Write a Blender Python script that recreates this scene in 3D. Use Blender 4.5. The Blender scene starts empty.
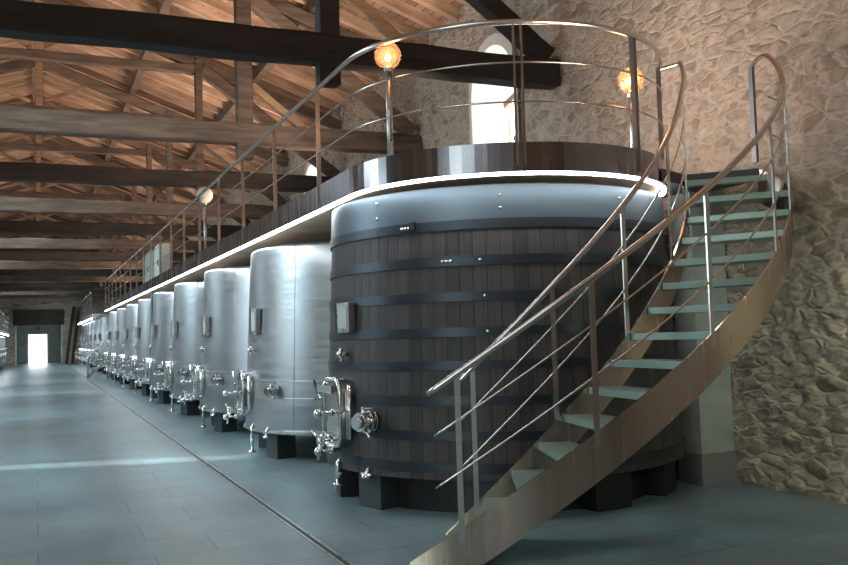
import bpy, bmesh, math, random
from mathutils import Vector, Matrix, noise
random.seed(7)
SC = bpy.context.scene
COL = SC.collection
PI = math.pi

# ------------------------------------------------------------------ camera
F, CX, CY, EYE = 880.0, 424.0, 282.5, 1.6
def cdir(px, py): return Vector(((px-CX)/F, -(py-CY)/F, 1.0))
yc = cdir(37, 343).normalized()
hz = cdir(1037, 343-30).normalized()
zc = yc.cross(hz).normalized()
if zc.y < 0: zc = -zc
xc = zc.cross(yc)
if xc.x < 0: xc = -xc
# rows: world axes expressed in camera coordinates
right = Vector((xc.x, yc.x, zc.x)); up = Vector((xc.y, yc.y, zc.y)); fwd = Vector((xc.z, yc.z, zc.z))
cd = bpy.data.cameras.new('camera'); cam = bpy.data.objects.new('camera', cd); COL.objects.link(cam)
cd.sensor_width = 36.0; cd.lens = F/848*36.0; cd.clip_end = 300
m = Matrix.Identity(4)
for i in range(3):
    m[i][0] = right[i]; m[i][1] = up[i]; m[i][2] = -fwd[i]
m[2][3] = EYE
cam.matrix_world = m
SC.camera = cam

# ------------------------------------------------------------------ world, lights, exposure
w = bpy.data.worlds.new('sky'); SC.world = w; w.use_nodes = True
bg = w.node_tree.nodes['Background']; bg.inputs[0].default_value = (0.86, 0.93, 1.0, 1); bg.inputs[1].default_value = 9.0
SC.view_settings.view_transform = 'Standard'; SC.view_settings.look = 'None'
SC.view_settings.gamma = 1.0; SC.view_settings.use_curve_mapping = False
SC.view_settings.exposure = 0.0

def sun(name, d, power, col, ang=0.6):
    l = bpy.data.lights.new(name, 'SUN'); l.energy = power; l.color = col; l.angle = math.radians(ang)
    o = bpy.data.objects.new(name, l); COL.objects.link(o)
    o.rotation_euler = Vector(d).to_track_quat('-Z', 'Y').to_euler(); return o
def area(name, loc, aim, sx, sy, power, col, spread=180):
    l = bpy.data.lights.new(name, 'AREA'); l.shape = 'RECTANGLE'; l.size = sx; l.size_y = sy
    l.energy = power; l.color = col; l.spread = math.radians(spread)
    o = bpy.data.objects.new(name, l); COL.objects.link(o); o.location = loc
    o.rotation_euler = (Vector(aim)-Vector(loc)).to_track_quat('-Z', 'Y').to_euler(); return o
sun('sun', (0.95, -0.26, -0.56), 9.0, (1.0, 0.98, 0.95), 2.5)
# added fill strips facing down over the aisle; no such lamps hang there
for yy, e in ((2, 180), (12, 420), (22, 360), (32, 360), (42, 360), (52, 380), (63, 380)):
    area('aisle_fill', (-3.6, yy, 4.55), (-0.2, yy, 0), 2.4, 9.0, e, (0.72, 0.92, 1.0), 150)
area('back_fill', (-2.5, -5.6, 2.6), (-0.5, 8, 0.6), 4.0, 3.2, 25, (0.80, 0.94, 1.0))  # added fill behind the camera; the back wall has no gate
# warm roof uplights behind the trusses; first two pairs added to warm stringer reflections
for yy, e in ((-2.5, 150), (4.5, 90), (11.0, 125), (15.6, 112), (20.1, 100), (24.7, 86), (29.2, 74), (33.8, 62), (40, 85), (50, 70)):
    for sx in (4.6, -4.6):
        area('roof_uplight', (sx, yy, 3.5), (sx*0.6, yy+2.2, 8.6), 1.2, 1.6 if yy < 35 else 6.0, e, (1.0, 0.77, 0.61), 105)
area('wall_fill', (4.3, 7.3, 3.3), (6.4, 6.6, 5.8), 0.8, 1.2, 52, (1.0, 0.81, 0.71), 150)  # added light without a fixture, brightening the upper right wall
area('left_fill', (-6.1, 0.6, 2.2), (2.5, 5.0, 0.8), 2.4, 2.0, 120, (0.88, 1.0, 0.84))  # added panel brightening the stair foot; left wall has no window here
area('stair_light', (5.5, 3.3, 2.1), (6.4, 6.2, 0.9), 0.5, 0.5, 7.5, (0.86, 1.0, 0.72), 100)

# ------------------------------------------------------------------ materials
def mat(name, col=(0.5,0.5,0.5), rough=0.5, metal=0.0, emit=None, es=0.0, ior=None):
    mt = bpy.data.materials.new(name); mt.use_nodes = True
    b = mt.node_tree.nodes['Principled BSDF']
    b.inputs['Base Color'].default_value = (*col, 1); b.inputs['Roughness'].default_value = rough
    b.inputs['Metallic'].default_value = metal
    if emit: b.inputs['Emission Color'].default_value = (*emit, 1); b.inputs['Emission Strength'].default_value = es
    return mt
class N:
    def __init__(s, mt): s.t = mt.node_tree; s.b = s.t.nodes['Principled BSDF']
    def n(s, ty, **kw):
        x = s.t.nodes.new(ty)
        for k, v in kw.items(): setattr(x, k, v)
        return x
    def l(s, a, b): s.t.links.new(a, b)
    def coord(s, scale=(1,1,1), rot=(0,0,0), src='Object'):
        c = s.n('ShaderNodeTexCoord'); mp = s.n('ShaderNodeMapping')
        mp.inputs['Scale'].default_value = scale; mp.inputs['Rotation'].default_value = rot
        s.l(c.outputs[src], mp.inputs[0]); return mp.outputs[0]
    def noise(s, v, sc, det=4, ro=0.55):
        x = s.n('ShaderNodeTexNoise'); x.inputs['Scale'].default_value = sc; x.inputs['Detail'].default_value = det
        x.inputs['Roughness'].default_value = ro; s.l(v, x.inputs['Vector']); return x.outputs[0]
    def ramp(s, f, stops):
        r = s.n('ShaderNodeValToRGB'); e = r.color_ramp.elements
        while len(e) < len(stops): e.new(0.5)
        for i, (p, c) in enumerate(stops):
            e[i].position = p; e[i].color = (*c, 1) if len(c) == 3 else c
        s.l(f, r.inputs[0]); return r.outputs[0]
    def mix(s, f, a, b, mode='MIX'):
        x = s.n('ShaderNodeMix', data_type='RGBA', blend_type=mode)
        for sock, v in ((x.inputs[0], f), (x.inputs[6], a), (x.inputs[7], b)):
            if hasattr(v, 'is_linked') or hasattr(v, 'links'): s.l(v, sock)
            elif isinstance(v, (int, float)): sock.default_value = v
            else: sock.default_value = (*v, 1)
        return x.outputs[2]
    def math(s, op, a, b=None):
        x = s.n('ShaderNodeMath', operation=op)
        for i, v in enumerate((a, b)):
            if v is None: continue
            if isinstance(v, (int, float)): x.inputs[i].default_value = v
            else: s.l(v, x.inputs[i])
        return x.outputs[0]
    def bump(s, h, st, dist=0.02):
        x = s.n('ShaderNodeBump'); x.inputs['Strength'].default_value = st; x.inputs['Distance'].default_value = dist
        s.l(h, x.inputs['Height']); s.l(x.outputs[0], s.b.inputs['Normal'])
    def col(s, c): s.l(c, s.b.inputs['Base Color'])
    def rough(s, c): s.l(c, s.b.inputs['Roughness'])

M = {}
# rubble stone
def stone(name, a, b, c, mortar, sc=(1,1,1)):
    mt = mat(name, rough=0.92); n = N(mt)
    g = n.n('ShaderNodeNewGeometry'); mp = n.n('ShaderNodeMapping'); mp.inputs['Scale'].default_value = (1.0*sc[0], 4.2*sc[1], 8.0*sc[2])
    n.l(g.outputs['Position'], mp.inputs[0]); v = mp.outputs[0]
    wob = n.n('ShaderNodeTexNoise'); wob.inputs['Scale'].default_value = 1.1; wob.inputs['Detail'].default_value = 3; n.l(v, wob.inputs['Vector'])
    mx = n.n('ShaderNodeVectorMath', operation='MULTIPLY_ADD'); n.l(wob.outputs[1], mx.inputs[0]); mx.inputs[1].default_value = (0.9,0.9,0.9); n.l(v, mx.inputs[2])
    vo = n.n('ShaderNodeTexVoronoi', feature='F1'); vo.inputs['Scale'].default_value = 1.0; n.l(mx.outputs[0], vo.inputs['Vector'])
    ve = n.n('ShaderNodeTexVoronoi', feature='DISTANCE_TO_EDGE'); ve.inputs['Scale'].default_value = 1.0; n.l(mx.outputs[0], ve.inputs['Vector'])
    sep = n.n('ShaderNodeSeparateColor'); n.l(vo.outputs['Color'], sep.inputs[0])
    stn = n.ramp(sep.outputs[0], [(0.0, a), (0.5, b), (1.0, c)])
    fine = n.noise(g.outputs['Position'], 9, 6, 0.7)
    big = n.noise(g.outputs['Position'], 0.8, 3, 0.6)
    stn = n.mix(1.0, stn, n.ramp(fine, [(0.25, (0.5,0.5,0.5)), (0.75, (1.3,1.28,1.25))]), 'MULTIPLY')
    stn = n.mix(1.0, stn, n.ramp(big, [(0.3, (0.72,0.72,0.74)), (0.7, (1.15,1.12,1.08))]), 'MULTIPLY')
    em = n.ramp(ve.outputs['Distance'], [(0.0, (0,0,0)), (0.16, (1,1,1))])
    n.col(n.mix(em, mortar, stn))
    h = n.math('ADD', n.math('MULTIPLY', em, 0.9), n.math('MULTIPLY', fine, 0.9))
    n.bump(h, 0.6, 0.05); return mt
M['stone'] = stone('rubble_stone', (0.33,0.27,0.215), (0.55,0.46,0.37), (0.43,0.385,0.335), (0.54,0.45,0.365))
# timber with grain; every beam gets its own tint
def timber(name, dark, light, var=0.35, grain=(1.2,9,9)):
    mt = mat(name, rough=0.8); n = N(mt)
    c = n.n('ShaderNodeTexCoord'); oi = n.n('ShaderNodeObjectInfo')
    mp = n.n('ShaderNodeMapping'); mp.inputs['Scale'].default_value = grain; n.l(c.outputs['Object'], mp.inputs[0])
    ad = n.n('ShaderNodeVectorMath', operation='ADD'); n.l(mp.outputs[0], ad.inputs[0])
    cm = n.n('ShaderNodeCombineXYZ'); n.l(n.math('MULTIPLY', oi.outputs['Random'], 40.0), cm.inputs[0]); n.l(cm.outputs[0], ad.inputs[1])
    f = n.noise(ad.outputs[0], 1.0, 6, 0.65)
    cl = n.ramp(f, [(0.28, dark), (0.72, light)])
    big = n.noise(c.outputs['Object'], 0.9, 2, 0.5)
    cl = n.mix(1.0, cl, n.ramp(big, [(0.3, (0.7,0.68,0.66)), (0.7, (1.15,1.12,1.1))]), 'MULTIPLY')
    cl = n.mix(1.0, cl, n.ramp(oi.outputs['Random'], [(0.0, (1-var,)*3), (1.0, (1+var,)*3)]), 'MULTIPLY')
    n.col(cl); n.bump(f, 0.5, 0.02); return mt
M['beam'] = timber('oak_beam', (0.06,0.043,0.034), (0.22,0.155,0.115))
M['dark_beam'] = timber('dark_oak_beam', (0.018,0.014,0.012), (0.06,0.045,0.036))  # dark wood, darkened further for the unlit truss faces
M['shaded_beam'] = timber('shaded_oak_beam', (0.010,0.009,0.009), (0.032,0.027,0.026), 0.1)  # nearest truss: shade of its backlit face put into the colour
M['light_wood'] = timber('pine_timber', (0.22,0.13,0.08), (0.52,0.34,0.21), 0.25)
M['rafter'] = timber('rafter_timber', (0.24,0.15,0.10), (0.60,0.42,0.30), 0.35)
# roof boards
mt = mat('roof_boards', rough=0.85); n = N(mt)
v = n.coord((1,1,1))
br = n.n('ShaderNodeTexBrick'); br.offset = 0.5
for k, val in (('Scale', 1.0), ('Mortar Size', 0.008), ('Brick Width', 0.16), ('Row Height', 0.63), ('Bias', 0.0)): br.inputs[k].default_value = val
br.inputs['Color1'].default_value = (0.42,0.26,0.175,1); br.inputs['Color2'].default_value = (0.27,0.16,0.108,1); br.inputs['Mortar'].default_value = (0.07,0.04,0.03,1)
n.l(v, br.inputs['Vector'])
f = n.noise(v, 2.2, 5, 0.6)
n.col(n.mix(1.0, br.outputs[0], n.ramp(f, [(0.3, (0.6,0.58,0.56)), (0.7, (1.3,1.3,1.3))]), 'MULTIPLY')); n.bump(br.outputs[1], 0.3, -0.01)
M['roof'] = mt
# slate floor
mt = mat('slate_floor', rough=0.4); n = N(mt)
v = n.coord((1,1,1), (0,0,0))
br = n.n('ShaderNodeTexBrick'); br.offset = 0.37; br.offset_frequency = 2
for k, val in (('Scale', 1.0), ('Mortar Size', 0.006), ('Brick Width', 1.25), ('Row Height', 0.62), ('Bias', 0.1)): br.inputs[k].default_value = val
br.inputs['Color1'].default_value = (0.20,0.285,0.315,1); br.inputs['Color2'].default_value = (0.24,0.325,0.35,1); br.inputs['Mortar'].default_value = (0.11,0.155,0.175,1)
n.l(v, br.inputs['Vector'])
f = n.noise(v, 1.6, 6, 0.65); f2 = n.noise(n.coord((1.6,0.14,1)), 0.9, 5, 0.65); f3 = n.noise(v, 0.45, 3, 0.6)
cl = n.mix(1.0, br.outputs[0], n.ramp(f, [(0.2, (0.78,0.78,0.78)), (0.8, (1.2,1.2,1.2))]), 'MULTIPLY')
cl = n.mix(1.0, cl, n.ramp(f2, [(0.3, (0.86,0.74,0.70)), (0.66, (0.92,1.06,1.08))]), 'MULTIPLY')
cl = n.mix(1.0, cl, n.ramp(f3, [(0.3, (0.70,0.72,0.75)), (0.7, (1.15,1.13,1.12))]), 'MULTIPLY')
n.col(cl); n.rough(n.ramp(f, [(0.15, (0.30,)*3), (0.85, (0.42,)*3)]))
n.bump(n.math('ADD', n.math('MULTIPLY', br.outputs[1], -0.6), n.math('MULTIPLY', f, 0.25)), 0.35, 0.012)
M['floor'] = mt
# brushed steel of several tones
def steel(name, col, rough, stretch=(2,2,90), st=0.05, aniso=0.0):
    mt = mat(name, col, rough, 1.0); n = N(mt)
    f = n.noise(n.coord(stretch), 1.0, 4, 0.6)
    n.rough(n.ramp(f, [(0.3, (rough*0.8,)*3), (0.7, (rough*1.25,)*3)]))
    n.col(n.mix(1.0, col, n.ramp(f, [(0.3, (0.92,)*3), (0.7, (1.05,)*3)]), 'MULTIPLY'))
    n.bump(f, st, 0.004)
    if aniso:
        cv = n.n('ShaderNodeCombineXYZ'); cv.inputs[2].default_value = 1.0
        n.b.inputs['Anisotropic'].default_value = aniso; n.l(cv.outputs[0], n.b.inputs['Tangent'])
    return mt
M['tank'] = steel('tank_steel', (0.385,0.41,0.43), 0.40, (1.5,1.5,30), 0.015)
M['steel'] = steel('satin_steel', (0.58,0.58,0.57), 0.30, (30,30,30))
M['stringer'] = steel('stringer_steel', (0.60,0.505,0.43), 0.24, (14,14,0.6), 0.015, 0.85)
M['fascia'] = steel('fascia_steel', (0.36,0.35,0.38), 0.25, (9,9,0.5), 0.02, 0.8)
M['chrome'] = mat('polished_steel', (0.78,0.79,0.79), 0.14, 1.0)
M['dark_rail'] = mat('dark_satin_steel', (0.20,0.20,0.21), 0.35, 1.0)
M['rail'] = mat('rail_steel', (0.66,0.65,0.63), 0.24, 1.0)
M['tread'] = mat('galvanised_tread', (0.27,0.37,0.33), 0.36, 0.3)
M['black'] = mat('black_rubber', (0.012,0.012,0.013), 0.5)
M['block'] = mat('dark_steel_block', (0.055,0.065,0.072), 0.55, 0.3)
M['grey_plaster'] = mat('grey_plaster', (0.36,0.38,0.36), 0.85)
n = N(M['grey_plaster']); f = n.noise(n.coord((1,1,1)), 3, 5, 0.6); n.col(n.ramp(f, [(0.3, (0.30,0.32,0.30)), (0.7, (0.42,0.44,0.41))]))
M['plinth'] = mat('grey_plinth', (0.20,0.21,0.21), 0.7)
M['white_plaster'] = mat('pale_plaster', (0.75,0.70,0.60), 0.9)
M['led'] = mat('led_strip', (0.9,0.95,1.0), 0.4, 0, (0.88,0.97,1.0), 22.0)
M['hoop'] = mat('black_iron_hoop', (0.05,0.06,0.075), 0.40, 0.75)
M['top_band'] = mat('led_tinted_band', (0.11,0.14,0.17), 0.40, 0.6)  # blue glow of the LED strip put into the band colour
M['cabinet'] = mat('grey_enamel', (0.55,0.57,0.55), 0.45)
M['screen'] = mat('dark_screen', (0.02,0.022,0.025), 0.15)
M['soffit'] = timber('soffit_boards', (0.40,0.28,0.20), (0.62,0.46,0.34), 0.05, (1.2,7,7))
M['filament'] = mat('bulb_filament', (1,0.8,0.5), 0.4, 0, (1.0,0.72,0.40), 30.0)
# amber globe glass
mt = bpy.data.materials.new('amber_glass'); mt.use_nodes = True; t = mt.node_tree; t.nodes.remove(t.nodes['Principled BSDF'])
tr = t.nodes.new('ShaderNodeBsdfTransparent'); tr.inputs[0].default_value = (1.0,0.74,0.58,1)
gl = t.nodes.new('ShaderNodeBsdfGlossy'); gl.inputs[0].default_value = (1,0.8,0.65,1); gl.inputs[1].default_value = 0.08
tl = t.nodes.new('ShaderNodeBsdfTranslucent'); tl.inputs[0].default_value = (1.0,0.58,0.36,1)
m1 = t.nodes.new('ShaderNodeMixShader'); m1.inputs[0].default_value = 0.12; t.links.new(tr.outputs[0], m1.inputs[1]); t.links.new(tl.outputs[0], m1.inputs[2])
m2 = t.nodes.new('ShaderNodeMixShader'); m2.inputs[0].default_value = 0.07; t.links.new(m1.outputs[0], m2.inputs[1]); t.links.new(gl.outputs[0], m2.inputs[2])
t.links.new(m2.outputs[0], t.nodes['Material Output'].inputs[0]); M['amber'] = mt
# window glass
mt = bpy.data.materials.new('window_glass'); mt.use_nodes = True; t = mt.node_tree; t.nodes.remove(t.nodes['Principled BSDF'])
tr = t.nodes.new('ShaderNodeBsdfTransparent'); tr.inputs[0].default_value = (0.96,0.98,0.97,1)
gl = t.nodes.new('ShaderNodeBsdfGlossy'); gl.inputs[1].default_value = 0.03
m1 = t.nodes.new('ShaderNodeMixShader'); m1.inputs[0].default_value = 0.06; t.links.new(tr.outputs[0], m1.inputs[1]); t.links.new(gl.outputs[0], m1.inputs[2])
t.links.new(m1.outputs[0], t.nodes['Material Output'].inputs[0]); M['glass'] = mt
# dark vat staves: planks by angle round the axis
mt = mat('vat_staves', rough=0.55); n = N(mt)
c = n.n('ShaderNodeTexCoord'); sp = n.n('ShaderNodeSeparateXYZ'); n.l(c.outputs['Object'], sp.inputs[0])
ang = n.math('MULTIPLY', n.math('ARCTAN2', sp.outputs[1], sp.outputs[0]), 92/(2*PI))
fl = n.math('FLOOR', ang); fr = n.math('SUBTRACT', ang, fl)
wn = n.n('ShaderNodeTexWhiteNoise', noise_dimensions='1D'); n.l(fl, wn.inputs['W'])
ed = n.math('MINIMUM', fr, n.math('SUBTRACT', 1.0, fr))
cb = n.n('ShaderNodeCombineXYZ'); n.l(n.math('MULTIPLY', ang, 3.0), cb.inputs[0]); n.l(n.math('MULTIPLY', sp.outputs[2], 0.9), cb.inputs[2]); n.l(n.math('MULTIPLY', fl, 3.7), cb.inputs[1])
f = n.noise(cb.outputs[0], 2.0, 6, 0.7)
cl = n.ramp(f, [(0.25, (0.026,0.023,0.024)), (0.75, (0.085,0.075,0.076))])
cl = n.mix(1.0, cl, n.ramp(wn.outputs[0], [(0.0, (0.65,)*3), (1.0, (1.25,)*3)]), 'MULTIPLY')
e2 = n.ramp(ed, [(0.0, (0.12,)*3), (0.05, (1,1,1))])
n.col(n.mix(1.0, cl, e2, 'MULTIPLY')); n.bump(n.math('ADD', e2, n.math('MULTIPLY', f, 0.3)), 0.4, 0.01)
M['staves'] = mt

# ------------------------------------------------------------------ mesh helpers
class MB:
    def __init__(s): s.v = []; s.f = []; s.sm = []
    def add(s, vs, fs, smooth=False):
        o = len(s.v); s.v += [Vector(x) for x in vs]; s.f += [[i+o for i in f] for f in fs]; s.sm += [smooth]*len(fs); return s
    def box(s, c, d, rz=0, R=None):
        vs = []
        R = R or Matrix.Rotation(rz, 3, 'Z')
        for x in (-1,1):
            for y in (-1,1):
                for z in (-1,1): vs.append(Vector(c)+R@Vector((x*d[0]/2, y*d[1]/2, z*d[2]/2)))
        return s.add(vs, [(0,1,3,2),(4,6,7,5),(0,4,5,1),(2,3,7,6),(0,2,6,4),(1,5,7,3)])
    def bar(s, a, b, w, h, upv=(0,0,1)):
        a, b = Vector(a), Vector(b); d = (b-a); L = d.length; d.normalize()
        x = d.cross(Vector(upv)); 
        if x.length < 1e-4: x = d.cross(Vector((0,1,0)))
        x.normalize(); z = x.cross(d)
        R = Matrix((x, d, z)).transposed()
        return s.box((a+b)/2, (w, L, h), R=R)
    def tube(s, path, r, n=8, cap=True, closed=False):
        P = [Vector(p) for p in path]; vs = []; fs = []
        k = len(P); pu = None
        for i, p in enumerate(P):
            if closed: d = P[(i+1)%k]-P[i-1]
            else: d = P[min(i+1,k-1)]-P[max(i-1,0)]
            d.normalize()
            if pu is None: u = d.orthogonal().normalized()
            else:
                u = pu-d*pu.dot(d)
                u = u.normalized() if u.length > 1e-5 else d.orthogonal().normalized()
            pu = u; v2 = d.cross(u); rr = r[i] if isinstance(r, (list,tuple)) else r
            for j in range(n):
                a = 2*PI*j/n; vs.append(p+u*rr*math.cos(a)+v2*rr*math.sin(a))
        for i in range(k if closed else k-1):
            for j in range(n):
                a, b = i*n+j, i*n+(j+1)%n; c2, d2 = ((i+1)%k)*n+(j+1)%n, ((i+1)%k)*n+j
                fs.append((a,b,c2,d2))
        s.add(vs, fs, True)
        if cap and not closed:
            o = len(s.v)-len(vs)
            s.f.append([o+j for j in range(n)][::-1]); s.f.append([o+(k-1)*n+j for j in range(n)]); s.sm += [False, False]
        return s
    def cyl(s, a, b, r, n=16): return s.tube([a, b], r, n)
    def lathe(s, prof, n=64, c=(0,0,0), a0=0, a1=2*PI, smooth=True):
        full = abs(a1-a0-2*PI) < 1e-6; m_ = n if full else n+1; vs = []; fs = []
        for i in range(m_):
            a = a0+(a1-a0)*i/n
            for r, z in prof: vs.append(Vector(c)+Vector((r*math.cos(a), r*math.sin(a), z)))
        k = len(prof)
        for i in range(n):
            i2 = (i+1) % m_
            for j in range(k-1): fs.append((i*k+j, i2*k+j, i2*k+j+1, i*k+j+1))
        return s.add(vs, fs, smooth)
    def torus(s, c, axis, R, r, n=20, m_=8):
        ax = Vector(axis).normalized(); u = ax.orthogonal().normalized(); v2 = ax.cross(u)
        return s.tube([Vector(c)+u*R*math.cos(2*PI*i/n)+v2*R*math.sin(2*PI*i/n) for i in range(n)], r, m_, closed=True)
    def sphere(s, c, r, n=20, k=12, sz=1.0):
        prof = [(max(1e-4, r*math.sin(PI*j/k)), -r*sz*math.cos(PI*j/k)) for j in range(k+1)]
        return s.lathe(prof, n, c)
    def sweep(s, path, prof, closed=False):
        """prof (offset sideways to the right, z) swept along a path in plan; z of the path adds"""
        P = [Vector(p) for p in path]; vs = []; fs = []; k = len(prof); N_ = len(P)
        for i, p in enumerate(P):
            d = P[min(i+1,N_-1)]-P[max(i-1,0)]; d.z = 0; d.normalize(); rt = Vector((d.y, -d.x, 0))
            for (a, z) in prof: vs.append(p+rt*a+Vector((0,0,z)))
        for i in range(N_-1):
            for j in range(k): fs.append((i*k+j, i*k+(j+1)%k, (i+1)*k+(j+1)%k, (i+1)*k+j))
        fs.append(list(range(k))[::-1]); fs.append([(N_-1)*k+j for j in range(k)])
        return s.add(vs, fs)
    def prism(s, poly, z0, z1):
        k = len(poly); vs = [(x,y,z0) for x,y in poly]+[(x,y,z1) for x,y in poly]
        fs = [list(range(k))[::-1], [k+i for i in range(k)]]+[(i,(i+1)%k,k+(i+1)%k,k+i) for i in range(k)]
        return s.add(vs, fs)
    def xform(s, M4):
        s.v = [M4 @ v for v in s.v]; return s

def obj(name, mb, m_, parent=None, bevel=0, off=None):
    me = bpy.data.meshes.new(name)
    vs = mb.v if off is None else [v-Vector(off) for v in mb.v]
    me.from_pydata([tuple(v) for v in vs], [], mb.f); me.update()
    for p, sm in zip(me.polygons, mb.sm): p.use_smooth = sm
    bm = bmesh.new(); bm.from_mesh(me); bmesh.ops.recalc_face_normals(bm, faces=bm.faces); bm.to_mesh(me); bm.free()
    me.materials.append(m_)
    o = bpy.data.objects.new(name, me); COL.objects.link(o)
    if parent: o.parent = parent
    if bevel:
        b = o.modifiers.new('bevel', 'BEVEL'); b.width = bevel; b.segments = 2; b.limit_method = 'ANGLE'
    return o
def tag(o, label=None, cat=None, group=None, kind=None):
    if label: o['label'] = label
    if cat: o['category'] = cat
    if group: o['group'] = group
    if kind: o['kind'] = kind
    return o
def thing(name, label, cat, loc=(0,0,0), group=None, rz=0):
    o = bpy.data.objects.new(name, None); COL.objects.link(o); o.location = loc; o.rotation_euler.z = rz; o.empty_display_size = 0.1
    return tag(o, label, cat, group)
def struct(name, mb, m_, bevel=0, parent=None, label=None):
    o = obj(name, mb, m_, parent, bevel)
    if not parent: o['kind'] = 'structure'
    if label: o['label'] = label
    return o
def dup(root, loc, label, rz=0):
    r = root.copy(); COL.objects.link(r); r.location = loc; r.rotation_euler.z = rz; r['label'] = label
    for ch in list(root.children):
        c_ = ch.copy(); COL.objects.link(c_); c_.parent = r
        for g in list(ch.children):
            d = g.copy(); COL.objects.link(d); d.parent = c_
    return r

# ------------------------------------------------------------------ setting
WX, Y0, Y1 = 6.40, -6.0, 70.0
RZ, RS = 8.98, 0.352                      # ridge height of the rafter undersides, slope
def zroof(x): return RZ-RS*abs(x)
f = MB().box((0, 34, -0.1), (14.5, 84, 0.2)); struct('floor', f, M['floor'])

# right wall with real relief near the stair and two deep window openings
WIN = [(10.98, 12.32, 4.2, 5.24), (20.6, 21.9, 4.2, 5.24)]
def in_win(y, z):
    for a, b, c_, d in WIN:
        cy_, r = (a+b)/2, (b-a)/2
        if a < y < b and c_ < z < d: return True
        if z >= d and (y-cy_)**2+(z-d)**2 < r*r: return True
    return False
def relief(y, z):
    p = Vector((y*3.6, z*8.8, 0)); p += 0.8*noise.noise_vector(p*0.8)
    d, _ = noise.voronoi(p)
    e = min(1.0, max(0.0, (d[1]-d[0])*2.6))
    k_ = 1.0-0.45*min(1.0, max(0.0, (z-1.8)/1.6))
    return -0.042*k_*1.35*e**0.7-0.022*noise.noise(Vector((y*7, z*9, 3)))-0.02*noise.noise(Vector((y*16, z*16, 5)))-0.05*noise.noise(Vector((y*0.9, z*0.9, 7)))
g = MB(); st = 0.04; ny, nz = int(21/st), int(6.95/st); ya = 4.0
vs = []
for i in range(ny+1):
    for j in range(nz+1):
        y, z = ya+i*st, j*st; vs.append((WX+0.05+relief(y, z), y, z))
fs = []
for i in range(ny):
    for j in range(nz):
        if in_win(ya+(i+.5)*st, (j+.5)*st): continue
        fs.append((i*(nz+1)+j, (i+1)*(nz+1)+j, (i+1)*(nz+1)+j+1, i*(nz+1)+j+1))
g.add(vs, fs, True)
yb = ya+ny*st
g.box((WX+0.35, (Y0+ya)/2, 3.475), (0.6, ya-Y0, 6.95)); g.box((WX+0.35, (yb+77)/2, 3.475), (0.6, 77-yb, 6.95))
struct('wall_right', g, M['stone'])
# backing of the relief part (wall thickness), open at the windows
g = MB(); ys = [ya, WIN[0][0]-.1, WIN[0][1]+.1, WIN[1][0]-.1, WIN[1][1]+.1, yb]
for i in (0, 2, 4): g.box((WX+0.42, (ys[i]+ys[i+1])/2, 3.475), (0.5, ys[i+1]-ys[i], 6.95))
for i in (1, 3):
    g.box((WX+0.42, (ys[i]+ys[i+1])/2, 2.05), (0.5, ys[i+1]-ys[i], 4.1)); g.box((WX+0.42, (ys[i]+ys[i+1])/2, 6.58), (0.5, ys[i+1]-ys[i], 0.75))
struct('wall_right_core', g, M['stone'])
for k, (a, b, c_, d) in enumerate(WIN):
    cy_, r = (a+b)/2, (b-a)/2
    prof = [(a, c_), (a, d)]+[(cy_-r*math.cos(PI*i/14), d+r*math.sin(PI*i/14)) for i in range(1, 14)]+[(b, d), (b, c_)]
    def ring(x, gr):
        return [(x, cy_+(y-cy_)*(1+gr/r), c_+(z-c_)*(1+gr) if z > c_ else c_-gr) for y, z in prof]
    A, B, C_ = ring(WX-0.045, 0.10), ring(WX-0.05, 0.0), ring(WX+0.66, -0.06)
    kx = len(prof); vs = A+B+C_
    fs = [(i, i+1, kx+i+1, kx+i) for i in range(kx-1)]+[(kx+i, kx+i+1, 2*kx+i+1, 2*kx+i) for i in range(kx-1)]
    fs += [(kx-1, 0, kx, 2*kx-1), (2*kx-1, kx, 2*kx, 3*kx-1)]
    g = MB().add(vs, fs); wn_ = struct('window_%d' % (k+1), g, M['white_plaster'])
    fr_ = MB()
    fr_.tube([(WX+0.60, y, z) for y, z in [(cy_+(y-cy_)*.95, z) for y, z in prof]], 0.03, 6)
    fr_.bar((WX+0.60, cy_, c_), (WX+0.60, cy_, d+r*.9), 0.04, 0.04)
    struct('window_frame', fr_, M['light_wood'], parent=wn_)
    gp = MB().add([(WX+0.61, y, z) for y, z in prof], [list(range(len(prof)))]); struct('pane', gp, M['glass'], parent=wn_)
    if k == 0:
        sb = MB().bar((WX+0.5, b-.1, 5.18), (WX+0.5, a+.05, 5.45), 0.05, 0.10); struct('shutter_brace', sb, M['light_wood'], parent=wn_)
o = MB(); o.sphere((WX+0.28, 11.55, 4.31), 0.12, 12, 8, 1.1); o.sphere((WX+0.28, 11.47, 4.48), 0.07, 10, 6); tag(obj('stone_lump', o, M['beam']), 'dark rough stone lump standing on the sill of the bright arched window', 'stone')

# left wall with tall slit windows that throw the bright bands on the floor
SL = [14.45, 32.4, 41.2]
g = MB(); edges = [Y0]
for s_ in SL: edges += [s_-0.3, s_+0.3]
edges.append(77)
for i in range(0, len(edges), 2): g.box((-WX-0.3, (edges[i]+edges[i+1])/2, 3.475), (0.5, edges[i+1]-edges[i], 6.95))
for s_ in SL:
    g.box((-WX-0.3, s_, 0.9), (0.5, 0.6, 1.8)); g.box((-WX-0.3, s_, 6.3), (0.5, 0.6, 1.3))
struct('wall_left', g, M['stone'])
g = MB().box((0, Y0-0.25, 4.6), (14, 0.5, 9.2)); struct('wall_back', g, M['stone'])
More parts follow.
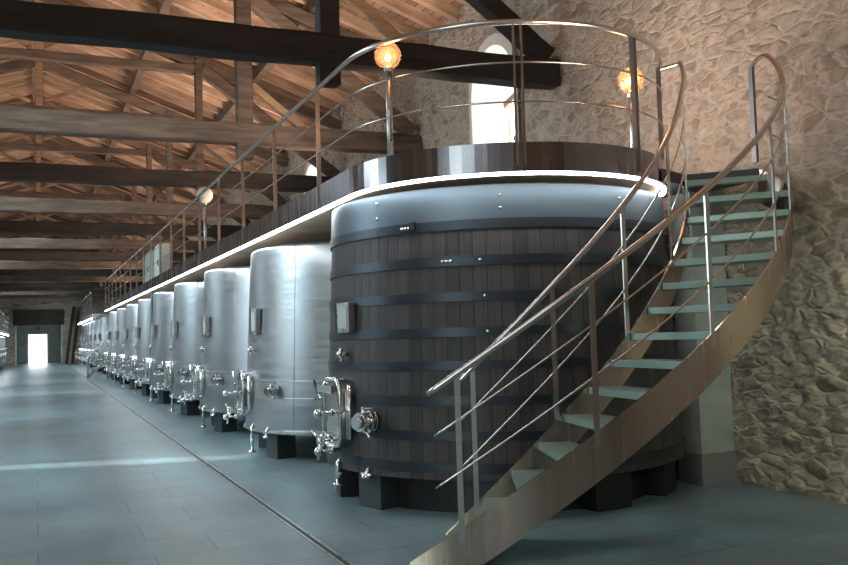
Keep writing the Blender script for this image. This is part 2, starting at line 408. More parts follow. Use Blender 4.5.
# far wall with its timber-headed portal and the bright doorway
g = MB()
g.box((-3.95, 70.3, 4.6), (5.0, 0.6, 9.2)); g.box((4.1, 70.3, 4.6), (4.8, 0.6, 9.2)); g.box((0.13, 70.3, 6.6), (3.2, 0.6, 5.2))
struct('wall_far', g, M['stone'])
g = MB().box((0.13, 70.1, 3.45), (3.4, 0.5, 1.1)); struct('trim_1', g, M['dark_beam'])
g = MB()
g.box((-1.28, 76, 1.6), (1.34, 0.4, 3.2)); g.box((1.5, 76, 1.6), (1.58, 0.4, 3.2)); g.box((0.08, 76, 2.78), (1.6, 0.44, 1.06))
g.box((-1.6, 73.2, 1.6), (0.3, 5.6, 3.2)); g.box((1.9, 73.2, 1.6), (0.3, 5.6, 3.2)); g.box((0.1, 73.2, 3.3), (3.6, 6.0, 0.2))
struct('wall_porch', g, M['grey_plaster'])
g = MB(); g.box((-0.68, 75.75, 1.15), (0.14, 0.1, 2.3)); g.box((0.79, 75.75, 1.15), (0.14, 0.1, 2.3)); g.box((0.055, 75.75, 2.33), (1.61, 0.1, 0.14)); d1 = struct('door_1', g, M['cabinet'])
g = MB().box((0.1, 75.68, 2.75), (0.22, 0.12, 0.16)); tag(obj('door_lamp', g, M['block']), 'small dark lamp box above the bright far doorway', 'lamp')

# roof: boards, rafters (parts of the roof), purlins
for sgn, nm in ((1, 'ceiling_right'), (-1, 'ceiling_left')):
    L = 6.95; c0 = Vector((0, 0, RZ+0.19)); ux = Vector((sgn, 0, -RS)).normalized(); nn = Vector((sgn*RS, 0, 1)).normalized()
    bm_ = MB().box((L/2, 0, 0.03), (L, 84, 0.06))
    o = obj(nm, bm_, M['roof']); o['kind'] = 'structure'
    R = Matrix((ux, Vector((0,1,0))*(1 if sgn > 0 else 1), nn)).transposed().to_4x4()
    o.matrix_world = Matrix.Translation(c0+Vector((0, 34, 0))) @ R
    ra = MB().box((3.42, 0, -0.09), (6.84, 0.11, 0.18)); mesh0 = None; far_ = MB()
    ys_ = [4.03+0.63*i for i in range(105)]
    for i, y in enumerate(ys_):
        jw = random.uniform(-0.012, 0.012)
        if i < 100:
            if mesh0 is None: r_ = obj('rafter', ra, M['rafter']); mesh0 = r_.data
            else: r_ = bpy.data.objects.new('rafter', mesh0); COL.objects.link(r_)
            r_.parent = o; r_.location = (0, y-34+jw, 0)
        else: far_.box((3.42, y-34, -0.09), (6.84, 0.11, 0.18))
    r_ = obj('far_rafters', far_, M['rafter'], o); r_['kind'] = 'stuff'
for k, x in enumerate((-4.45, -2.3, 0.0, 2.3, 4.45)):
    z = zroof(x)-0.115
    nm = ['lower left', 'upper left', 'ridge', 'upper right', 'lower right'][k]
    g = MB().bar((x, 2, z), (x, 70, z), 0.16, 0.20)
    tag(obj('purlin', g, M['beam']), '%s roof purlin running the length of the hall over the trusses' % nm if k != 2 else 'ridge beam running the length of the hall at the roof peak', 'beam')

# ------------------------------------------------------------------ trusses
def wobbar(a, b, w, h, seg=10, amp=0.012, upv=(0,0,1)):
    """hewn timber: a bar with slightly uneven faces"""
    a, b = Vector(a), Vector(b); d = (b-a).normalized(); x = d.cross(Vector(upv))
    if x.length < 1e-3: x = d.cross(Vector((0,1,0)))
    x.normalize(); z = x.cross(d); vs = []; fs = []
    for i in range(seg+1):
        p = a.lerp(b, i/seg); ch = 0.12
        for sx, sz in ((-1,-1+ch),(-1+ch,-1),(1-ch,-1),(1,-1+ch),(1,1-ch),(1-ch,1),(-1+ch,1),(-1,1-ch)):
            vs.append(p+x*(sx*w/2+random.uniform(-amp,amp))+z*(sz*h/2+random.uniform(-amp,amp)))
    for i in range(seg):
        for j in range(8): fs.append((i*8+j, i*8+(j+1)%8, (i+1)*8+(j+1)%8, (i+1)*8+j))
    fs.append(list(range(8))[::-1]); fs.append([seg*8+j for j in range(8)])
    return MB().add(vs, fs)
ORD = ['first', 'second', 'third', 'fourth', 'fifth', 'sixth', 'seventh', 'eighth', 'ninth', 'tenth', 'eleventh', 'twelfth', 'thirteenth', 'fourteenth']
TY = [9.98, 14.62, 19.1]+[23.7+4.55*i for i in range(11)]
for k, y in enumerate(TY):
    lab = 'dark hewn timber roof truss nearest the camera, crossing behind the amber globe lamps' if k == 0 else \
          '%s timber roof truss counting back from the camera, spanning the hall' % ORD[k]
    t_ = thing('roof_truss', lab, 'roof truss', (0, y, 4.83), 'roof trusses')
    off = (0, y, 4.83); dk = M['shaded_beam'] if k == 0 else M['dark_beam'] if k in (2, 4, 8, 10) else M['beam']
    P = lambda nm, mb, mm: obj(nm, mb, mm, t_, 0, off)
    P('tie_beam', wobbar((-6.42, y, 5.0), (6.42, y, 5.0), 0.30, 0.34, 26, 0.014), dk)
    for s in (-1, 1):
        P('queen_post', wobbar((s*3.22, y-0.02, 4.58), (s*3.22, y-0.02, 7.6), 0.26 if k < 2 else 0.15, 0.22, 8, 0.008), M['shaded_beam'] if k == 0 else M['beam'])
        P('principal_rafter', wobbar((s*0.02, y, zroof(0)-0.34), (s*6.4, y, zroof(6.4)-0.34), 0.18, 0.22, 14), M['beam'])
        P('inclined_brace', wobbar((s*3.3, y, 7.42), (s*6.3, y, 5.22), 0.22, 0.24, 8), M['shaded_beam'] if k == 0 else M['beam'])
        P('strut', wobbar((s*0.12, y, 7.60), (s*1.35, y, 8.20), 0.10, 0.10, 4, 0.004), M['light_wood'])
        P('lower_strut', wobbar((s*3.36, y, 5.85), (s*4.25, y, 5.16), 0.12, 0.12, 4, 0.004), M['light_wood'])
    P('straining_beam', wobbar((-3.3, y, 7.40), (3.3, y, 7.40), 0.2, 0.18, 12), M['beam'])
    P('king_post', wobbar((0.08, y, 7.5), (0.08, y, zroof(0)-0.25), 0.17, 0.17, 4, 0.005), M['light_wood'])

# ------------------------------------------------------------------ gangway
GX, GY, GR = 4.296, 7.752, 1.612; ZB, ZT, ZRAIL = 2.897, 3.144, 4.156
def ring_pts(r, a0, a1, n_=40, z=0): return [(GX+r*math.cos(math.radians(a0+(a1-a0)*i/n_)), GY+r*math.sin(math.radians(a0+(a1-a0)*i/n_)), z) for i in range(n_+1)]
YE = 40.3; XL = GX-GR
path = [(XL, YE-(YE-GY)*i/20, 0) for i in range(20)]+ring_pts(GR, 180, 333)
gw = thing('gangway', 'long steel gangway over the tanks with rounded LED lit end over the wooden vat', 'gangway', (XL, GY, ZT))
G0 = (XL, GY, ZT)
def gp_(nm, mb, mm, bev=0): return obj(nm, mb, mm, gw, bev, G0)
gp_('fascia', MB().sweep(path, [(0.0, ZB), (0.0, ZT), (-0.012, ZT), (-0.012, ZB)]), M['fascia'])
gp_('led_strip', MB().sweep(path, [(-0.006, ZB-0.022), (-0.006, ZB-0.001), (-0.045, ZB-0.001), (-0.045, ZB-0.022)]), M['led'])
inner = [(XL+0.02, YE)]+[(p[0], p[1]) for p in ring_pts(GR-0.02, 180, 360)]+[(GX+GR-0.02, YE)]
gp_('deck', MB().prism(inner, 2.97, 3.01), M['steel'])
gp_('soffit', MB().prism([(x+(0.05 if x < GX else -0.02), y) for x, y in inner], ZB+0.02, ZB+0.05), M['soffit'])
for y in (25.07, 36.4): gp_('support_column', MB().box((XL+0.25, y, 1.46), (0.12, 0.12, 2.92)), M['block'])
def rail_at(z): return [(p[0], p[1], z) for p in path]
gp_('handrail', MB().tube(rail_at(ZRAIL), 0.024, 10), M['rail'])
for z in (3.481, 3.814): gp_('mid_rod', MB().tube(rail_at(z), 0.008, 6), M['rail'])
def post_mb(x, y, z0, z1, ang, w_=0.016, t_=0.045):
    return MB().box((x, y, (z0+z1)/2), (t_, w_, z1-z0), ang)
for i in range(18):
    y = 8.74+1.834*i
    if y < YE: gp_('railing_post', post_mb(XL+0.012, y, ZB+0.05, ZRAIL-0.01, 0), M['rail'])
for a in (246.3, 248.6, 290, 329):
    x, y, _ = ring_pts(GR-0.014, a, a, 1)[0]
    gp_('railing_post', post_mb(x, y, ZB+0.05, ZRAIL-0.01, math.radians(a), 0.016 if a != 290 else 0.045), M['rail'] if a < 280 else M['dark_rail'])

# globe lamps on posts clamped to the gangway edge
def globe_lamp(x, y, z0, zc_, label, bulbs, amber=True, r=0.119):
    t_ = thing('globe_lamp', label, 'lamp', (x, y, z0), 'globe lamps')
    off = (x, y, z0)
    obj('post', MB().tube([(x, y, z0), (x, y, zc_-r-0.03)], 0.028, 10), M['steel'], t_, 0, off)
    obj('socket', MB().cyl((x, y, zc_-r-0.035), (x, y, zc_-r+0.02), 0.04, 14), M['steel'], t_, 0, off)
    obj('globe', MB().sphere((x, y, zc_), r, 28, 18), M['amber'] if amber else M['white_plaster'], t_, 0, off)
    if amber:
        for (dx, dz) in bulbs: obj('bulb', MB().sphere((x+dx*0.9, y+dx*0.45, zc_+dz), 0.026, 10, 8), M['filament'], t_, 0, off)
        l = bpy.data.lights.new('globe_glow', 'POINT'); l.energy = 7; l.color = (1.0, 0.60, 0.32); l.shadow_soft_size = 0.1
        lo = bpy.data.objects.new('globe_glow', l); COL.objects.link(lo); lo.location = (x, y, zc_+0.02)
    return t_
x, y, _ = ring_pts(GR-0.03, 204, 204, 1)[0]
globe_lamp(x, y, 3.0, 4.04, 'amber glass globe lamp glowing on its post, left one at the rounded gangway end', [(0.0, -0.02)])
x, y, _ = ring_pts(GR+0.03, 306, 306, 1)[0]
globe_lamp(GX+(GR-0.16)*math.cos(math.radians(298)), GY+(GR-0.16)*math.sin(math.radians(298)), 3.0, 3.83, 'amber glass globe lamp with two glowing bulbs, right one beside the stair head', [(-0.04, -0.02), (0.035, 0.02)])
globe_lamp(XL+0.15, 16.3, 3.0, 4.22, 'small pale unlit globe lamp further along the gangway railing', [], False, 0.15)

# grey cabinets on the gangway
def cabinet(y, label):
    t_ = thing('control_cabinet', label, 'cabinet', (XL+0.22, y, 3.0), 'control cabinets')
    off = Vector((XL+0.22, y, 3.0)); b = off
    obj('body', MB().box(b+Vector((0, 0, 0.5)), (0.24, 1.0, 0.95)), M['cabinet'], t_, 0.01, off)
    obj('door', MB().box(b+Vector((-0.132, 0, 0.48)), (0.024, 0.92, 0.86)), M['cabinet'], t_, 0.004, off)
    obj('handle', MB().box(b+Vector((-0.155, -0.36, 0.5)), (0.02, 0.03, 0.14)), M['black'], t_, 0, off)
cabinet(22.9, 'pale grey electrical cabinet behind the gangway railing, nearer of two'); cabinet(25.0, 'pale grey electrical cabinet behind the gangway railing, farther of two')

# ------------------------------------------------------------------ curved staircase
SA, SB_, RO, RI, S0, SS = 4.151, 7.718, 2.768, 1.891, 4.181, 1.81
TH = lambda z: (z-S0)/SS
ZJ = 2.73
def hel(r, z): th = TH(z); return Vector((SA+r*math.cos(th), SB_+r*math.sin(th), z))
ZE = 3.03
oe, ie = Vector((6.20, 6.22, ZE)), Vector((5.70, 6.68, ZE))
def edge(side, z):
    r = RO if side == 'o' else RI
    if z <= ZJ: return hel(r, z)
    p0, p2 = hel(r, ZJ), (oe if side == 'o' else ie); t = min(1.0, (z-ZJ)/(ZE-ZJ))
    d = (hel(r, ZJ)-hel(r, ZJ-0.02))/0.02*(ZE-ZJ)*0.5; p1 = p0+d
    if side == 'o': p1.x = min(p1.x, 6.26)
    q = p0*(1-t)**2+p1*2*t*(1-t)+p2*t*t; q.z = z; return q
sc_ = thing('staircase', 'curved steel staircase with open treads rising round the wooden vat to the gangway', 'staircase', (2.6, 5.7, 0))
S_OFF = (2.6, 5.7, 0)
def sp_(nm, mb, mm, bev=0): return obj(nm, mb, mm, sc_, bev, S_OFF)
zs = [0.03+(ZE-0.03)*i/72 for i in range(73)]
for side, nm in (('o', 'outer_stringer'), ('i', 'inner_stringer')):
    vs = []; fs = []
    for i, z in enumerate(zs):
        p = edge(side, z); q = edge(side, min(z+0.02, ZE)) - edge(side, min(z+0.02, ZE)-0.04); q.z = 0; q.normalize()
        rt = Vector((q.y, -q.x, 0))*0.007
        zl = max(0.0, z-0.33)
        for pp, zz in ((p-rt, zl), (p+rt, zl), (p+rt, z), (p-rt, z)): vs.append((pp.x, pp.y, zz))
    for i in range(len(zs)-1):
        for j in range(4): fs.append((i*4+j, i*4+(j+1)%4, (i+1)*4+(j+1)%4, (i+1)*4+j))
    fs.append([0,1,2,3]); e_ = (len(zs)-1)*4; fs.append([e_+3,e_+2,e_+1,e_])
    g = MB().add(vs, fs); g.sm = [True]*len(g.f)
    o = sp_(nm, g, M['stringer']); md = o.modifiers.new('split', 'EDGE_SPLIT'); md.split_angle = math.radians(40)
for k in range(15):
    z = 0.125+0.2035*k
    def at(side, zz, ins):
        zz = min(max(zz, 0.03), ZE); a_, b_ = edge('i', zz), edge('o', zz); t = ins/(b_-a_).length
        return a_.lerp(b_, t) if side == 'i' else b_.lerp(a_, t)
    top = z-0.015; pts = []
    for dz in (0.0, 0.10, 0.20, 0.235): pts.append(at('i', z+dz, 0.012))
    for dz in (0.235, 0.20, 0.10, 0.0): pts.append(at('o', z+dz, 0.012))
    sp_('tread', MB().prism([(p.x, p.y) for p in pts], top-0.055, top), M['tread'], 0.004)
# landing plate between the stair head and the rounded gangway end
lp = [(ie.x+.012, ie.y-.02), (oe.x-.012, oe.y-.02), (6.24, 7.0), (6.0, 7.35)]+[(p[0], p[1]) for p in ring_pts(GR+0.012, 350, 306, 10)]
sp_('landing', MB().prism(lp, 2.92, ZE), M['block'])
# balusters, rods and handrails
HH = 1.035
px_o = [(5.93,5.61,3.64), (5.975,5.70,3.83), (6.03,5.88,3.99), (6.12,6.08,4.02), (6.22,6.26,4.0)]
px_i = [(5.62,6.5,3.93), (5.765,6.71,4.14), (5.81,6.80,ZRAIL), (GX+GR*math.cos(math.radians(-27)), GY+GR*math.sin(math.radians(-27)), ZRAIL)]
def smooth(P, n_=6):
    P = [Vector(p) for p in P]; out = []
    for i in range(len(P)-1):
        a, b, c_, d = P[max(i-1,0)], P[i], P[i+1], P[min(i+2,len(P)-1)]
        for j in range(n_):
            t = j/n_; out.append(0.5*((2*b)+(c_-a)*t+(2*a-5*b+4*c_-d)*t*t+(3*b-a-3*c_+d)*t*t*t))
    return out+[P[-1]]
for side, ext, zend in (('o', px_o, 2.50), ('i', px_i, 2.68)):
    base = [0.135+(zend-0.135)*i/60 for i in range(61)]
    rp = [edge(side, z)+Vector((0,0,HH)) for z in base]
    tail = smooth([rp[-1]]+ext)[1:]
    sp_('handrail', MB().tube(rp+tail, 0.0235, 10), M['rail'])
    for fr_ in (0.36, 0.70):
        hi = 2.95 if side == 'o' else 3.0
        b2 = [0.16+(hi-0.16)*i/60 for i in range(61)]
        sp_('mid_rod', MB().tube([edge(side, z)+Vector((0,0,HH*fr_)) for z in b2], 0.0085, 6), M['rail'])
    for th in (-2.16, -1.82, -1.465, -1.115, -0.80 if side == 'i' else -0.90):
        z = S0+SS*th; p = edge(side, z); hr_ = HH+(0 if th < -1 else 0.0)
        a_ = math.atan2(p.y-SB_, p.x-SA)
        sp_('baluster', MB().box((p.x, p.y, z-0.10+(hr_+0.08)/2), (0.014, 0.04, hr_+0.08), a_), M['rail'])
sp_('baluster', MB().box((6.20, 6.24, 3.54), (0.03, 0.05, 0.9), 0), M['dark_rail'])

# grey pilaster on its plinth under the stair head
g = MB().box((6.21, 7.09, 1.5), (0.42, 0.30, 3.0)); pl = struct('column', g, M['grey_plaster']); pl['label'] = 'grey plastered pilaster on dark plinth under stair head'
g = MB().box((6.20, 7.085, 0.155), (0.46, 0.35, 0.31)); struct('plinth', g, M['plinth'], parent=pl)

# ------------------------------------------------------------------ vats and tanks
def azm(az, rad, z):
    """matrix: local x outward, y sideways, z up at azimuth az"""
    return Matrix.Translation((rad*math.cos(az), rad*math.sin(az), z)) @ Matrix.Rotation(az, 4, 'Z')
def rrect(w_, h_, r, n_=6, x=0.0):
    out = []
    for cx_, cz_, a0 in ((w_/2-r, h_/2-r, 0), (-w_/2+r, h_/2-r, 90), (-w_/2+r, -h_/2+r, 180), (w_/2-r, -h_/2+r, 270)):
        for i in range(n_+1):
            a = math.radians(a0+90*i/n_); out.append((x, cx_+r*math.cos(a), cz_+r*math.sin(a)))
    return out
def plate(pts, t_):
    k = len(pts); vs = list(pts)+[(p[0]+t_, p[1], p[2]) for p in pts]
    return MB().add(vs, [list(range(k))[::-1], [k+i for i in range(k)]]+[(i,(i+1)%k,k+(i+1)%k,k+i) for i in range(k)])
def manway(root, T, w_=0.40, h_=0.62, z_door=0.0):
    fr_ = MB(); k1 = rrect(w_, h_, 0.13); k2 = rrect(w_-0.09, h_-0.09, 0.10); k = len(k1); D = 0.13
    vs = k1+[(D, p[1], p[2]) for p in k1]+[(D, p[1], p[2]) for p in k2]+k2
    fs = []
    for ring_ in range(3):
        for i in range(k): fs.append((ring_*k+i, ring_*k+(i+1)%k, (ring_+1)*k+(i+1)%k, (ring_+1)*k+i))
    fr_.add(vs, fs, False); fr_.tube([(D, p[1], p[2]) for p in rrect(w_-0.03, h_-0.03, 0.12)], 0.022, 8, closed=True)
    f_ = obj('manway_frame', fr_.xform(T), M['chrome'], root)
    obj('manway_door', plate(rrect(w_-0.10, h_-0.10, 0.10, 6, 0.10), 0.025).xform(T), M['steel'], f_)
    g = MB(); g.bar((0.16, -w_*0.62, h_*0.34), (0.19, w_*0.40, h_*0.34), 0.03, 0.07); g.cyl((0.05, w_*0.55, -h_*0.36), (0.05, w_*0.55, h_*0.40), 0.022, 10)
    obj('hinge_arm', g.xform(T), M['chrome'], f_)
    for z in (0.02, -0.30*h_/0.62):
        g = MB(); g.cyl((0.13, w_*0.42, z), (0.34, w_*0.50, z), 0.014, 8); g.sphere((0.36, w_*0.51, z), 0.042, 12, 8)
        g.cyl((0.20, w_*0.445, z), (0.24, w_*0.46, z), 0.032, 12)
        obj('clamp_knob', g.xform(T), M['chrome'], f_)
    g = MB(); c0 = Vector((0.30, w_*0.30, -h_*0.36)); g.torus(c0, (1,0.2,0), 0.05, 0.014, 16, 6); g.cyl((0.12, w_*0.25, -h_*0.36), c0+Vector((0.03,0,0)), 0.016, 8)
    for a in (30, 150, 270): g.cyl(c0, c0+Vector((0.03, 0.17*math.cos(math.radians(a)), 0.17*math.sin(math.radians(a)))), 0.012, 8)
    g.cyl((0.14, -w_*0.55, -h_*0.30), (0.20, w_*0.32, -h_*0.33), 0.016, 8)
    obj('star_handle', g.xform(T), M['chrome'], f_)
    g = MB(); c0 = Vector((0.17, -w_*0.58, h_*0.20)); g.cyl((0, -w_*0.58, h_*0.20), c0, 0.02, 8)
    g.bar(c0+Vector((0, -0.10, 0.16)), c0+Vector((0, 0.09, -0.15)), 0.02, 0.026); g.bar(c0+Vector((0, -0.08, -0.02)), c0+Vector((0, 0.05, 0.05)), 0.02, 0.02)
    obj('tommy_bar', g.xform(T), M['chrome'], f_)
    return f_
def flange_valve(root, T, big=True):
    g = MB(); s = 1.0 if big else 0.75
    g.cyl((-0.02,0,0), (0.20*s,0,0), 0.05*s, 16)
    for x, r in ((0.015, 0.10), (0.07, 0.105), (0.15, 0.085), (0.19, 0.06)): g.cyl((x*s,0,0), ((x+0.022)*s,0,0), r*s, 20)
    v_ = obj('outlet_valve', g.xform(T), M['chrome'], root)
    g = MB(); g.cyl((0.11*s,0,0.02), (0.11*s,0.0,0.13*s), 0.016*s, 8); g.bar((0.11*s,-0.01,0.12*s), (0.14*s,0.16*s,0.13*s), 0.03*s, 0.012); g.cyl((0.12*s,0.02,-0.05*s), (0.16*s,0.13*s,-0.13*s), 0.014*s, 8)
    obj('valve_lever', g.xform(T), M['chrome'], v_)
def sample_tap(root, T):
    g = MB(); g.cyl((-0.02,0,0), (0.09,0,0), 0.022, 10); g.cyl((0.07,0,0.05), (0.07,0,-0.07), 0.018, 10); g.sphere((0.09,0,0), 0.03, 10, 8); g.bar((0.07,-0.05,0.055), (0.07,0.05,0.055), 0.018, 0.014)
    obj('sample_tap', g.xform(T), M['chrome'], root)
def drain(root, T, L=0.34):
    g = MB(); g.tube([(-0.05,0,0.02), (0.02,0,0.02), (0.05,0,-0.02), (0.05,0,-L)], 0.022, 8); g.cyl((0.05,0,-L-0.01), (0.05,0,-L+0.02), 0.05, 14); g.bar((0.05,-0.07,-L*0.5), (0.05,0.07,-L*0.5), 0.02, 0.02)
    obj('drain_pipe', g.xform(T), M['chrome'], root)
def legs(root, rad, h_, angs, w_=0.30, d_=0.26, mm='block', bury=0.0):
    for a in angs:
        a = math.radians(a)
        obj('leg', MB().box((rad*math.cos(a), rad*math.sin(a), h_/2), (d_, w_, h_), a), M[mm], root, 0.008)
def display(root, T, w_, h_):
    o = obj('display_box', MB().box((0.045,0,0), (0.07, w_, h_)).xform(T), M['steel'], root, 0.006)
    obj('screen', MB().box((0.082,0,0), (0.006, w_*0.72, h_*0.72)).xform(T), M['cabinet'], o)
    obj('side_cover', MB().box((0.04,-w_/2-0.02,0), (0.075, 0.035, h_)).xform(T), M['black'], o)

VX, VY = 4.45, 8.18
def vr(z): return 1.768-0.046*(z-1.6)
vat = thing('wooden_vat', 'large dark wooden vat with black iron hoops under the rounded gangway end', 'vat', (VX, VY, 0))
vb, vt = 0.33, 2.86
prof = [(0.02, vb+0.06), (vr(vb)-0.05, vb+0.06), (vr(vb)-0.05, vb), (vr(vb), vb)]+[(vr(vb+(vt-vb)*i/8), vb+(vt-vb)*i/8) for i in range(1, 9)]+[(vr(vt)-0.06, vt), (vr(vt)-0.06, vt-0.06), (0.02, vt-0.06)]
g = MB().lathe(prof, 184); o = obj('staves', g, M['staves'], vat); md = o.modifiers.new('split', 'EDGE_SPLIT'); md.split_angle = math.radians(35)
def hoop(zc_, h_, t_=0.012, bolts=(), mm='hoop'):
    a, b = zc_-h_/2, zc_+h_/2
    g = MB().lathe([(vr(a)-0.004, a), (vr(a)+t_, a), (vr(b)+t_, b), (vr(b)-0.004, b)], 128)
    o = obj('hoop', g, M[mm], vat); md = o.modifiers.new('split', 'EDGE_SPLIT'); md.split_angle = math.radians(35)
    for az, dz in bolts:
        T = azm(math.radians(az), vr(zc_+dz)+t_, zc_+dz); obj('bolt', MB().sphere((0.0,0,0), 0.017, 10, 6).xform(T), M['chrome'], o)
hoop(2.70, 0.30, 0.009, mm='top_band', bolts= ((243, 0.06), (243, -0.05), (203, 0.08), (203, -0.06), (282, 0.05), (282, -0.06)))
hoop(2.515, 0.085, 0.018, ((213, 0), (214.2, 0), (215.4, 0)))
hoop(2.20, 0.085, 0.014, ((226, 0), (227.2, 0), (228.4, 0), (237, 0)))
for z, bo in ((1.89, ((238, 0.0),)), (1.585, ((238.5, 0.0),)), (1.30, ()), (1.0, ()), (0.70, ()), (0.43, ())): hoop(z, 0.08, 0.012, bo)
g = MB().box((0.02,0,0), (0.03,0.05,0.07)).xform(azm(math.radians(217), vr(2.53)+0.015, 2.53)); obj('hoop_buckle', g, M['black'], vat)
legs(vat, 1.58, 0.40, (196, 236), 0.34, 0.30)
legs(vat, 1.58, 0.40, (275, 308, 345, 25, 65, 105, 140, 168), 0.40, 0.30, 'black')  # same legs in black, carrying the shade under the vat
obj('shade_drum', MB().lathe([(0.02,0.0),(1.54,0.0),(1.54,0.40),(0.02,0.40)], 64, smooth=False), M['black'], vat)  # added black body standing in for the darkness under the vat
manway(vat, azm(math.radians(185), vr(0.86)-0.02, 0.86), 0.42, 0.66)
flange_valve(vat, azm(math.radians(201.5), vr(0.81), 0.81))
sample_tap(vat, azm(math.radians(188), vr(1.41), 1.41))
display(vat, azm(math.radians(189), vr(1.75), 1.75), 0.24, 0.28)
drain(vat, azm(math.radians(184), vr(0.4)-0.02, 0.40), 0.22); drain(vat, azm(math.radians(200), vr(0.35)-0.02, 0.36), 0.05)

TX = 4.45
def tr_(z): return 1.785-0.05*(z-1.6)
def make_tank(loc, label, top=2.78):
    t_ = thing('steel_tank', label, 'tank', loc, 'stainless steel wine tanks')
    b = 0.36
    prof = [(0.02, b-0.02), (tr_(b)-0.03, b-0.02), (tr_(b), b+0.02)]+[(tr_(b+(top-0.05-b)*i/6), b+(top-0.05-b)*i/6) for i in range(1, 7)]+[(tr_(top)-0.012, top-0.015), (tr_(top)-0.04, top), (tr_(top)-0.09, top-0.005), (1.2, top+0.03), (0.42, top+0.06), (0.40, top+0.085), (0.02, top+0.09)]
    o = obj('body', MB().lathe(prof, 96), M['tank'], t_); md = o.modifiers.new('split', 'EDGE_SPLIT'); md.split_angle = math.radians(50)
    obj('bottom_rim', MB().lathe([(tr_(b)-0.002, b), (tr_(b)+0.018, b), (tr_(b)+0.018, b+0.03), (tr_(b)-0.002, b+0.03)], 96, smooth=False), M['steel'], t_)
    for z in (0.80, 1.02): obj('jacket_weld', MB().torus((0,0,z), (0,0,1), tr_(z)+0.001, 0.007, 96, 6), M['tank'], t_)
    for az in (215, 330):
        a = math.radians(az); obj('seam', MB().tube([((tr_(z)-0.001)*math.cos(a), (tr_(z)-0.001)*math.sin(a), z) for z in (b, 1.5, top-0.02)], 0.004, 6), M['tank'], t_)
    legs(t_, 1.56, b, (195, 228, 262, 300, 345, 30, 90, 150), 0.30, 0.28)
    manway(t_, azm(math.radians(178), tr_(0.84)-0.02, 0.84), 0.40, 0.60)
    flange_valve(t_, azm(math.radians(205), tr_(0.9), 0.90), False)
    sample_tap(t_, azm(math.radians(188), tr_(1.42), 1.42))
    display(t_, azm(math.radians(190), tr_(1.78), 1.80), 0.16, 0.34)
    drain(t_, azm(math.radians(187), tr_(0.4)-0.03, 0.42), 0.34); drain(t_, azm(math.radians(200), tr_(0.4)-0.03, 0.40), 0.10)
    return t_
NUM = ['first', 'second', 'third', 'fourth', 'fifth', 'sixth', 'seventh', 'eighth', 'ninth']
ty = [11.92, 15.67, 19.45, 23.2, 26.95, 30.7, 34.45, 38.3]
t0 = None
for k, y in enumerate(ty):
    lab = 'tall stainless steel wine tank standing directly behind the wooden vat' if k == 0 else '%s stainless steel tank back from the wooden vat, under the long gangway' % NUM[k]
    if t0 is None: t0 = make_tank((TX, y, 0), lab)
    else: dup(t0, (TX, y, 0), lab)
for k, y in enumerate((46.6, 50.5, 54.4, 58.3, 62.2, 66.1)):
    dup(t0, (TX+0.15, y, 0), '%s stainless steel tank of the far group, beyond the gap in the gangway' % NUM[k])
# far gangway over the second group
def simple_gangway(x0, x1, y0, y1, zb, zt, zr, label):
    t_ = thing('gangway', label, 'gangway', (x0, y0, zt)); off = (x0, y0, zt)
    P = lambda nm, mb, mm: obj(nm, mb, mm, t_, 0, off)
    s = 1 if x1 > x0 else -1
    P('fascia', MB().box((x0, (y0+y1)/2, (zb+zt)/2), (0.014, y1-y0, zt-zb)), M['steel'])
    P('led_strip', MB().box((x0+s*0.02, (y0+y1)/2, zb-0.03), (0.05, y1-y0, 0.05)), M['led'])
    P('deck', MB().box(((x0+x1)/2, (y0+y1)/2, zt-0.03), (abs(x1-x0), y1-y0, 0.04)), M['steel'])
    P('handrail', MB().tube([(x0, y0, zr), (x0, y1, zr)], 0.026, 8), M['rail'])
    for f_ in (0.33, 0.66): P('mid_rod', MB().tube([(x0, y0, zt+(zr-zt)*f_), (x0, y1, zt+(zr-zt)*f_)], 0.01, 6), M['rail'])
    for i in range(int((y1-y0)/1.93)+1): P('railing_post', post_mb(x0+s*0.012, y0+0.03+1.93*i, zb+0.05, zr, 0, 0.05, 0.02), M['rail'])
    yy = y0+0.5
    while yy < y1:
        P('support_column', MB().box((x0+s*0.3, yy, zb/2), (0.1, 0.1, zb)), M['block']); yy += 7.8
simple_gangway(2.76, 6.2, 51.8, 69.0, 2.90, 3.14, 4.3, 'far pale gangway with railing over the distant tank group on the right')
simple_gangway(-1.72, -4.6, 44.0, 65.0, 2.18, 2.32, 3.3, 'low pale gangway at the far left edge of the hall')
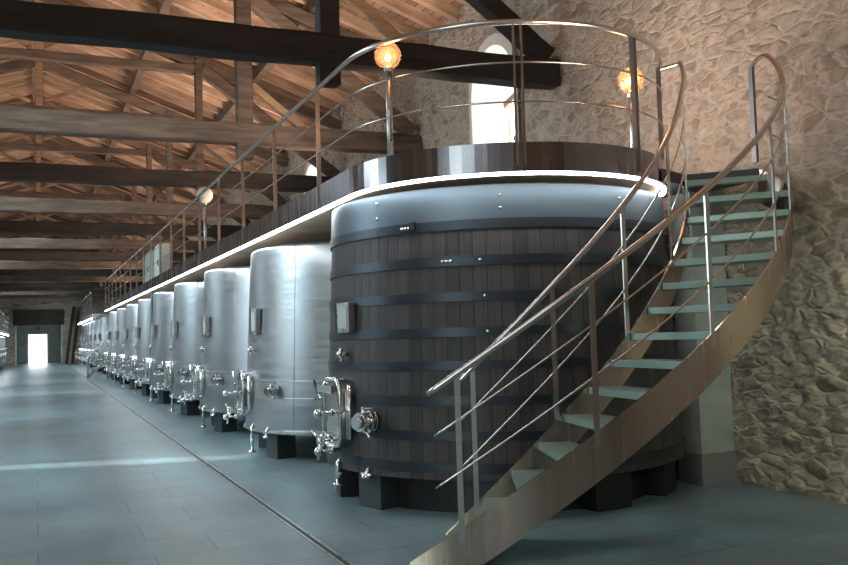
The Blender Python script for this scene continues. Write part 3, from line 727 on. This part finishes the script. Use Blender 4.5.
# small tanks under the left gangway
def small_tank(loc, label):
    t_ = thing('steel_tank', label, 'tank', loc, 'small tanks on the left'); R = 1.05
    obj('body', MB().lathe([(0.02,0.34),(R-0.03,0.34),(R,0.37),(R,1.98),(R-0.03,2.02),(0.3,2.10),(0.02,2.10)], 48), M['tank'], t_)
    obj('manway_frame', MB().torus((R+0.02,0,0.85), (1,0,0), 0.24, 0.04, 20, 8), M['chrome'], t_)
    obj('sample_tap', MB().cyl((R-0.02,0.1,1.3), (R+0.12,0.1,1.3), 0.03, 8), M['chrome'], t_)
    for a in (45, 135, 225, 315):
        a = math.radians(a); obj('leg', MB().box((0.85*math.cos(a), 0.85*math.sin(a), 0.17), (0.12,0.12,0.34), a), M['block'], t_)
    return t_
s0 = small_tank((-2.86, 46.0, 0), 'first small steel tank at the left picture edge, under the low gangway')
for k in range(1, 6): dup(s0, (-2.86, 46+2.9*k, 0), '%s small steel tank back along the left picture edge' % NUM[k])

# mobile steps by the far tanks
ms = thing('mobile_steps', 'small aluminium mobile steps with handrails beside the far tanks', 'steps', (2.35, 40.5, 0))
off = (2.35, 40.5, 0)
for k in range(4): obj('tread', MB().box((2.1+0.24*k, 40.5, 0.22*(k+1)), (0.26, 0.7, 0.04)), M['steel'], ms, 0, off)
for s in (-1, 1):
    y = 40.5+s*0.37
    obj('side_frame', MB().bar((1.95, y, 0.04), (2.85, y, 0.90), 0.03, 0.08), M['steel'], ms, 0, off)
    obj('leg', MB().cyl((2.9, y, 0), (2.9, y, 1.75), 0.022, 8), M['steel'], ms, 0, off)
    obj('handrail', MB().tube([(1.98, y, 0.05), (1.98, y, 0.9), (2.05, y, 1.0), (2.85, y, 1.75), (2.9, y, 1.75)], 0.022, 8), M['rail'], ms, 0, off)
# planks leaning by the far door
for k, (x, lab) in enumerate(((1.95, 'long dark timber plank leaning beside the far doorway, nearer the door'), (2.35, 'long dark timber plank leaning beside the far doorway, farther from the door'))):
    g = MB().bar((x, 69.2, 0.03), (x+0.55, 69.86, 4.2), 0.22, 0.06); tag(obj('leaning_plank', g, M['dark_beam']), lab, 'plank', 'leaning planks')
# drain channel along the aisle
dc = thing('drain_channel', 'narrow slotted steel drain channel running along the floor beside the tanks', 'drain', (1.96, 34, 0.0))
obj('slot', MB().box((0, 0, 0.002), (0.035, 78, 0.004)), M['black'], dc)
for s in (-1, 1): obj('edge_strip', MB().box((s*0.026, 0, 0.004), (0.016, 78, 0.008)), M['steel'], dc)
